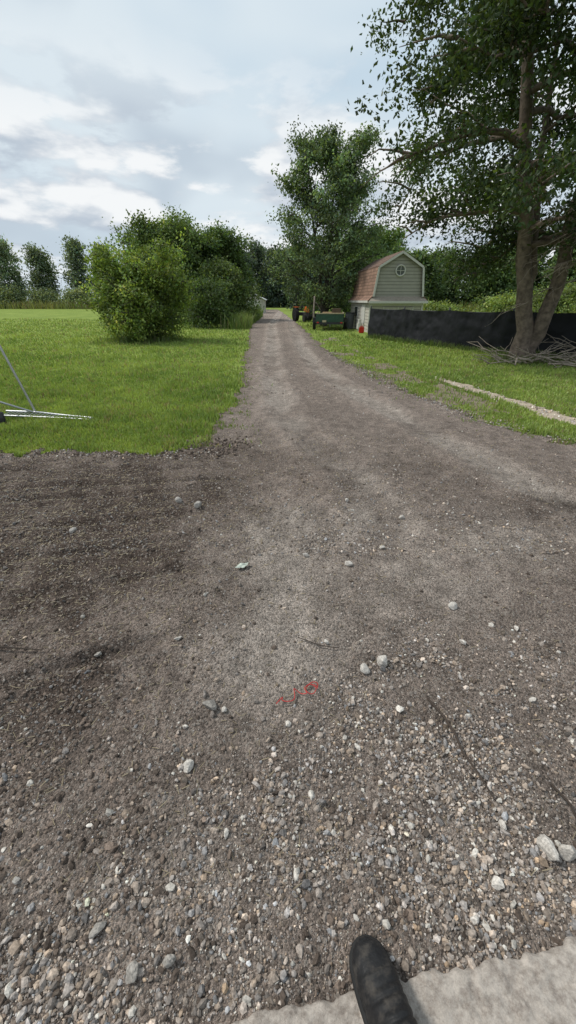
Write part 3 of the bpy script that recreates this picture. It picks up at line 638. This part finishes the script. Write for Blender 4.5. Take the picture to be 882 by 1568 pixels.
TC=empty('compact_tractor',(1.45,35.5,0)); TC.rotation_euler=(0,0,math.radians(20))
box('hood',(0,-.7,.9),(.55,1.1,.42),ORANGE,TC,bev=.07); box('grille',(0,-1.27,.86),(.46,.04,.36),DKST,TC); box('chassis',(0,0,.55),(.4,2.2,.25),DKST,TC)
for s_ in (-1,1):
    wheel('rear_wheel',(s_*.6,.75,.5),.5,.28,TC,DKST); wheel('front_wheel',(s_*.48,-.9,.3),.3,.18,TC,DKST); box('fender',(s_*.52,.75,1.05),(.28,.8,.05),ORANGE,TC)
    box('rops_post',(s_*.42,1.1,1.4),(.06,.06,1.2),DKST,TC); box('headlight',(s_*.15,-1.295,1.0),(.12,.02,.08),WHITE,TC)
box('rops_bar',(0,1.1,2.0),(.9,.06,.06),DKST,TC); box('seat',(0,.7,1.05),(.42,.42,.1),DKST,TC,bev=.03); box('seat_back',(0,.92,1.28),(.42,.08,.4),DKST,TC,bev=.03)
cyl('steering_wheel',(0,.2,1.25),.19,.03,DKST,TC,(math.radians(-35),0,0))
W=Acc(); tube(W,[(1.62,27.3,0),(1.6,27.3,1.0),(1.63,27.3,1.75),(1.63,27.3,1.78)],[.06,.055,.05,.01],8); tube(W,[(1.62,27.3,1.45),(1.8,27.35,1.35),(2.0,27.4,1.0)],[.02,.02,.02],6); W.obj('wooden_post',DEAD,None,True)
PT=empty('propane_tank',(4.0,24.3,0)); cyl('body',(0,0,.28),.15,.40,WHITE,PT,bev=.06); cyl('foot_ring',(0,0,.04),.11,.08,STEEL,PT); cyl('collar',(0,0,.55),.09,.14,WHITE,PT)
FC=empty('fuel_can',(3.9,22.9,0)); box('can',(0,0,.15),(.26,.16,.3),RED,FC,bev=.03); box('handle',(0,0,.335),(.16,.03,.04),RED,FC); cyl('spout',(.1,0,.38),.02,.16,CREAM,FC,(0,.5,0),10)
BN=empty('trash_bin',(3.75,26.6,0)); cyl('bin',(0,0,.42),.24,.84,simple('bin_grey',(.12,.13,.13),.5),BN,r2=.29,bev=.02); cyl('lid',(0,0,.87),.3,.05,DKST,BN,bev=.02)

WS=empty('white_garage',(-4.7,58,0))
V=[(-1.9,0,0),(1.6,0,0),(1.6,4,0),(-1.9,4,0),(-1.9,0,1.6),(1.6,0,1.6),(1.6,4,1.6),(-1.9,4,1.6),(-.15,0,2.35),(-.15,4,2.35)]
poly('walls',V,[(0,1,5,8,4),(1,2,6,5),(2,3,7,9,6),(3,0,4,7)],SIDL,WS)
for s_,x in ((-1,-2.1),(1,1.8)):
    poly('roof_side',[(x,-.2,1.52),(-.15,-.2,2.38),(-.15,4.2,2.38),(x,4.2,1.52),(x,-.2,1.60),(-.15,-.2,2.46),(-.15,4.2,2.46),(x,4.2,1.60)],[(0,1,2,3),(4,5,6,7),(0,1,5,4),(3,2,6,7),(0,3,7,4)],simple('metal_roof',(.55,.56,.56),.4),WS)
box('garage_door',(0,-.02,.75),(1.9,.03,1.45),WHITE,WS)
box('window',(-1.4,-.02,1.0),(.4,.03,.4),GLASS,WS)

# metal frame at left edge
MF=empty('metal_stand',(.2,0,0)); A_=Acc()
tube(A_,[(-4.02,5.95,.02),(-4.12,5.93,.5),(-4.22,5.9,1.0),(-4.3,5.88,1.5),(-4.31,5.88,1.52)],[.017]*5,8)
tube(A_,[(-4.02,5.95,.04),(-4.3,5.7,.25),(-4.6,5.45,.5),(-4.9,5.2,.75)],[.015]*4,8)
tube(A_,[(-4.5,6.0,.06),(-4.0,5.93,.06),(-3.5,5.75,.06),(-3.02,5.62,.055)],[.016]*4,8)
tube(A_,[(-4.5,5.75,.06),(-4.0,5.7,.055),(-3.5,5.62,.055),(-3.04,5.55,.05)],[.012]*4,8)
tube(A_,[(-3.02,5.62,.055),(-3.03,5.585,.055),(-3.04,5.55,.05)],[.014]*3,8)
for k in range(22):
    t=k/21; x=-4.4+1.35*t
    tube(A_,[(x,5.98-.36*t,.06),(x,5.86-.3*t,.06),(x,5.74-.19*t,.06)],[.005]*3,5)
A_.obj('tube_frame',STEEL,MF,True)
A_=Acc(); tube(A_,[(-4.25,5.5,0),(-4.25,5.5,.08),(-4.25,5.5,.16),(-4.25,5.5,.17)],[.05,.05,.045,.02],10); A_.obj('foot_block',DKST,MF,True)

# ---------------------------------------------------------------- litter on the drive
def onroad(pts,lift=.004): return [(x,y,float(hz(np.array([x]),np.array([y]))[0])+lift+z) for x,y,z in pts]
W=Acc()
tube(W,onroad([(.60,1.10,.012),(.63,1.02,.016),(.655,.95,.02),(.66,.87,.018),(.69,.80,.018),(.71,.72,.012)]),[.0055,.005,.005,.0045,.004,.003],6)
tube(W,onroad([(.63,1.02,.014),(.60,.98,.024),(.59,.93,.018)]),[.003,.003,.002],5)
tube(W,onroad([(.93,.76,.014),(.955,.70,.018),(.95,.65,.016),(.955,.6,.012)]),[.0045,.0045,.004,.003],6)
tube(W,onroad([(.05,1.45,.01),(.16,1.39,.014),(.25,1.38,.012)]),[.0025,.0025,.002],5)
tube(W,onroad([(-1.75,1.45,.012),(-1.45,1.38,.016),(-1.2,1.36,.014)]),[.005,.005,.003],5)
W.obj('twigs',simple('twig_bark',(.05,.038,.03),.9),None,True)
W=Acc(); t=np.linspace(0,1,40)
sx_=-.05+.19*t+.012*np.sin(t*23); sy_=1.08+.10*t+.02*np.sin(t*17)
tube(W,onroad(list(zip(sx_,sy_,.014+.006*np.sin(t*31)))),np.full(40,.0019),5)
sx2=.10+.03*np.cos(t*9)*(1-t*.3); sy2=1.15+.022*np.sin(t*9)
tube(W,onroad(list(zip(sx2,sy2,.016+.004*np.sin(t*21)))),np.full(40,.0018),5)
W.obj('red_string',simple('red_twine',(.50,.05,.045),.7),None,True)
gx,gy=np.meshgrid(np.linspace(0,1,14),np.linspace(0,1,8),indexing='ij')
X=-.34+.07*gx+.02*gy;Y=2.02+.05*gy+.02*gx;Zc=hz(X,Y)+.012+.025*(fbm(gx*4,gy*4,3,201))
i,j=np.meshgrid(np.arange(13),np.arange(7),indexing='ij');q=(i*8+j).ravel()
np_mesh('plastic_scrap',np.stack([X,Y,Zc],-1).reshape(-1,3),np.stack([q,q+8,q+9,q+1],-1),simple('plastic_film',(.42,.46,.40),.3,var=.4,scale=40),smooth=True)
acc=Acc(); n=9000
x=np.concatenate([rng.normal(-1.9,1.0,n//2),rng.uniform(-3,3,n//2)]); y=np.concatenate([rng.normal(2.4,1.0,n//2),rng.uniform(.3,5,n//2)])
ok=(inside(x,y)>0)&(y>.45); x=x[ok];y=y[ok];n=len(x); a=rng.uniform(0,math.pi,n); l=rng.uniform(.01,.035,n); w=.0009+.0004*y
z=hz(x,y)+.006; dx=np.cos(a)*l;dy=np.sin(a)*l; px=-np.sin(a)*w;py=np.cos(a)*w; tz=rng.normal(0,.004,n)
V=np.stack([np.stack([x-px,y-py,z],-1),np.stack([x+dx-px,y+dy-py,z+tz],-1),np.stack([x+dx+px,y+dy+py,z+tz+.001],-1),np.stack([x+px,y+py,z+.001],-1)],1).reshape(-1,3)
acc.add(V,(np.arange(n)*4)[:,None]+np.array([[0,1,2,3]]),np.repeat(np.array([[.34,.28,.19]])*rng.uniform(.5,1.2,(n,1)),4,axis=0))
acc.obj('dry_straw',BLADE)

# ---------------------------------------------------------------- boot
m,nt,b=newmat('black_rubber'); b.inputs['Specular IOR Level'].default_value=.35
tc=nt.nodes.new('ShaderNodeTexCoord'); nn=nt.nodes.new('ShaderNodeTexNoise'); nn.inputs['Scale'].default_value=70; nn.inputs['Detail'].default_value=6; nt.links.new(tc.outputs['Object'],nn.inputs['Vector'])
n3=nt.nodes.new('ShaderNodeTexNoise'); n3.inputs['Scale'].default_value=26; n3.inputs['Detail'].default_value=8; n3.inputs['Roughness'].default_value=.7; nt.links.new(tc.outputs['Object'],n3.inputs['Vector'])
rm=nt.nodes.new('ShaderNodeMapRange'); rm.inputs[1].default_value=.35;rm.inputs[2].default_value=.65;rm.inputs[3].default_value=.5; rm.inputs[4].default_value=.85; nt.links.new(n3.outputs['Fac'],rm.inputs[0]); nt.links.new(rm.outputs[0],b.inputs['Roughness'])
rc=nt.nodes.new('ShaderNodeValToRGB'); rc.color_ramp.elements[0].position=.48; rc.color_ramp.elements[0].color=(.011,.011,.012,1); rc.color_ramp.elements[1].position=.75; rc.color_ramp.elements[1].color=(.08,.07,.06,1); nt.links.new(n3.outputs['Fac'],rc.inputs[0]); nt.links.new(rc.outputs[0],b.inputs['Base Color'])
bp=nt.nodes.new('ShaderNodeBump'); bp.inputs['Strength'].default_value=.7; bp.inputs['Distance'].default_value=.004; nt.links.new(nn.outputs['Fac'],bp.inputs['Height']); nt.links.new(bp.outputs['Normal'],b.inputs['Normal'])
LEA=m; SOLE=simple('boot_sole',(.02,.02,.02),.8,bump=.4)
BT=empty('rubber_boot',(.283,.085,.047)); BT.rotation_euler=(0,0,math.atan2(.085,.295))
S=np.array([-.012,0,.02,.05,.09,.13,.17,.20,.23,.255,.275,.29,.300,.304])
HW=np.array([.006,.022,.034,.042,.047,.049,.051,.052,.051,.048,.042,.032,.017,.004])
TP=np.array([.06,.095,.13,.165,.170,.150,.122,.100,.084,.074,.065,.054,.043,.034])
ss=np.linspace(S[0],S[-1],120); hw=np.interp(ss,S,HW); tp=np.interp(ss,S,TP)
kk=np.ones(9)/9; hw[4:-4]=np.convolve(hw,kk,'valid'); tp[4:-4]=np.convolve(tp,kk,'valid')
ang=np.linspace(0,math.pi,28); z0=.022
cx=np.sign(np.cos(ang))*np.abs(np.cos(ang))**.8; sz=np.sin(ang)**.8
crease=sum(a_*np.exp(-((ss-c_)/w_)**2) for a_,c_,w_ in [(.004,.205,.006),(.006,.186,.005),(.004,.165,.006),(.006,.145,.005),(-.003,.228,.004),(.005,.122,.006)])
Vx=(hw[:,None]-.4*crease[:,None])*cx[None,:]-.006*(ss[:,None]/.3)**2; Vz=z0+(tp[:,None]-z0-crease[:,None])*sz[None,:]; Vy=np.repeat(ss[:,None],28,1)
i,j=np.meshgrid(np.arange(119),np.arange(27),indexing='ij');q=(i*28+j).ravel()
np_mesh('upper',np.stack([Vx,Vy,Vz],-1).reshape(-1,3),np.stack([q,q+1,q+29,q+28],-1),LEA,BT,smooth=True)
rows=[]
for (zz_,e_) in [(.0,.000),(.003,.004),(.016,.0045),(.018,.0025),(.021,.0045),(.026,.003),(.027,-.01)]:
    L_=np.maximum(hw+e_,.001); ys_=ss+np.where(ss>.15,e_,-e_); off=-.006*(ss/.3)**2
    rows.append(np.concatenate([np.stack([L_+off,ys_,np.full(120,zz_)],-1),np.stack([-L_+off,ys_,np.full(120,zz_)],-1)[::-1]]))
Vs=np.array(rows); nr,nc=Vs.shape[:2]; i,j=np.meshgrid(np.arange(nr-1),np.arange(nc),indexing='ij'); a=i*nc+j; b2=i*nc+(j+1)%nc
np_mesh('sole',Vs.reshape(-1,3),np.stack([a.ravel(),b2.ravel(),(b2+nc).ravel(),(a+nc).ravel()],-1),SOLE,BT,smooth=True)
A_=Acc(); tube(A_,[(0,.082,.06),(0,.078,.11),(0,.064,.16),(0,.050,.22),(0,.04,.26),(0,.04,.275),(0,.04,.28),(0,.04,.282)],[.048,.056,.060,.062,.063,.066,.066,.055],24); A_.obj('shaft',LEA,BT,True)
A_=Acc(); tube(A_,[(0,.04,.24),(0,.04,.29),(0,.03,.34),(0,.005,.42),(0,-.02,.55),(0,-.02,.552)],[.045,.05,.058,.066,.073,.01],24); A_.obj('trouser_leg',simple('black_trousers',(.02,.02,.022),.9),BT,True)

# ---------------------------------------------------------------- sky, sun
w=bpy.data.worlds.new('World'); scene.world=w; w.use_nodes=True; nt=w.node_tree; nt.nodes.clear(); N=nt.nodes.new; L=nt.links.new
out=N('ShaderNodeOutputWorld'); bg=N('ShaderNodeBackground'); L(bg.outputs[0],out.inputs[0])
sky=N('ShaderNodeTexSky'); sky.sky_type='NISHITA'; sky.sun_disc=False; sky.sun_elevation=SUN_EL; sky.sun_rotation=SUN_AZ; sky.dust_density=2.5; sky.altitude=200
bg.inputs['Strength'].default_value=.145
tc=N('ShaderNodeTexCoord')
def mapn(loc,scl):
    m=N('ShaderNodeMapping'); m.inputs['Location'].default_value=loc; m.inputs['Scale'].default_value=scl; L(tc.outputs['Generated'],m.inputs['Vector']); return m.outputs[0]
def noi(v,s,d,r,dist=0):
    n=N('ShaderNodeTexNoise'); n.inputs['Scale'].default_value=s;n.inputs['Detail'].default_value=d;n.inputs['Roughness'].default_value=r;n.inputs['Distortion'].default_value=dist; L(v,n.inputs['Vector']); return n.outputs['Fac']
def mr(src,a0,a1,b0,b1,sm=True):
    n=N('ShaderNodeMapRange'); n.interpolation_type='SMOOTHSTEP' if sm else 'LINEAR'
    n.inputs[1].default_value=a0;n.inputs[2].default_value=a1;n.inputs[3].default_value=b0;n.inputs[4].default_value=b1; L(src,n.inputs[0]); return n.outputs[0]
def mth(op,a,b):
    n=N('ShaderNodeMath'); n.operation=op
    for k,v in ((0,a),(1,b)):
        if isinstance(v,(int,float)): n.inputs[k].default_value=v
        else: L(v,n.inputs[k])
    return n.outputs[0]
def mixc(f,a,b):
    n=N('ShaderNodeMix'); n.data_type='RGBA'
    if isinstance(f,(int,float)): n.inputs[0].default_value=f
    else: L(f,n.inputs[0])
    for k,v in ((6,a),(7,b)):
        if isinstance(v,tuple): n.inputs[k].default_value=v
        else: L(v,n.inputs[k])
    return n.outputs[2]
sep=N('ShaderNodeSeparateXYZ'); L(tc.outputs['Generated'],sep.inputs[0]); zc=sep.outputs[2]
base=mixc(.85,sky.outputs[0],(3.6,4.65,5.45,1))
veil=mr(noi(mapn((3.1,1.7,.4),(1,1,2.0)),1.7,3,.5,.4),.30,.60,.25,.95)
hi=mixc(veil,base,(5.0,5.6,6.0,1))
dkv=mr(noi(mapn((7.9,4.1,2.2),(1,1,2.0)),2.7,3,.5,.2),.48,.70,0,.75)
hi=mixc(dkv,hi,(3.3,3.9,4.55,1))
mp_a=mapn((.75,.3,.05),(1,1,2.9)); mp_b=mapn((.75,.3,.17),(1,1,2.9))
n_a=noi(mp_a,4.3,8,.56,.1)
n_b=noi(mp_b,4.3,4,.5,.1)
lowm=mth('MULTIPLY',mr(zc,.0,.06,.3,1),mr(zc,.22,.40,1,0))
cov=mth('MULTIPLY',mr(n_a,.42,.52,0,1),lowm)
shade=mr(mth('SUBTRACT',n_a,n_b),-.10,.10,0,1)
ccol=mixc(shade,(3.5,4.0,4.6,1),(6.3,6.45,6.55,1))
skyc=mixc(cov,hi,ccol)
haze=mr(zc,-.02,.12,.5,0)
skyc=mixc(haze,skyc,(4.8,5.4,5.9,1))
L(skyc,bg.inputs['Color'])
sd=bpy.data.lights.new('sun','SUN'); sd.energy=2.9; sd.angle=math.radians(9); sd.color=(1,.95,.87)
so=bpy.data.objects.new('sun',sd); scene.collection.objects.link(so)
dirv=Vector((math.sin(SUN_AZ)*math.cos(SUN_EL),math.cos(SUN_AZ)*math.cos(SUN_EL),math.sin(SUN_EL)))
so.rotation_euler=dirv.to_track_quat('Z','Y').to_euler()

# ---------------------------------------------------------------- camera
cam=bpy.data.cameras.new('camera'); cam.sensor_fit='VERTICAL'; cam.sensor_height=36; cam.lens=13.78; cam.clip_start=.02; cam.clip_end=2000
co=bpy.data.objects.new('camera',cam); co.location=(0,0,1.55); co.rotation_euler=(math.radians(90-28.4),0,0); scene.collection.objects.link(co); scene.camera=co
scene.view_settings.view_transform='Standard'; scene.view_settings.look='None'; scene.view_settings.exposure=0
print('maple leaves',nf)
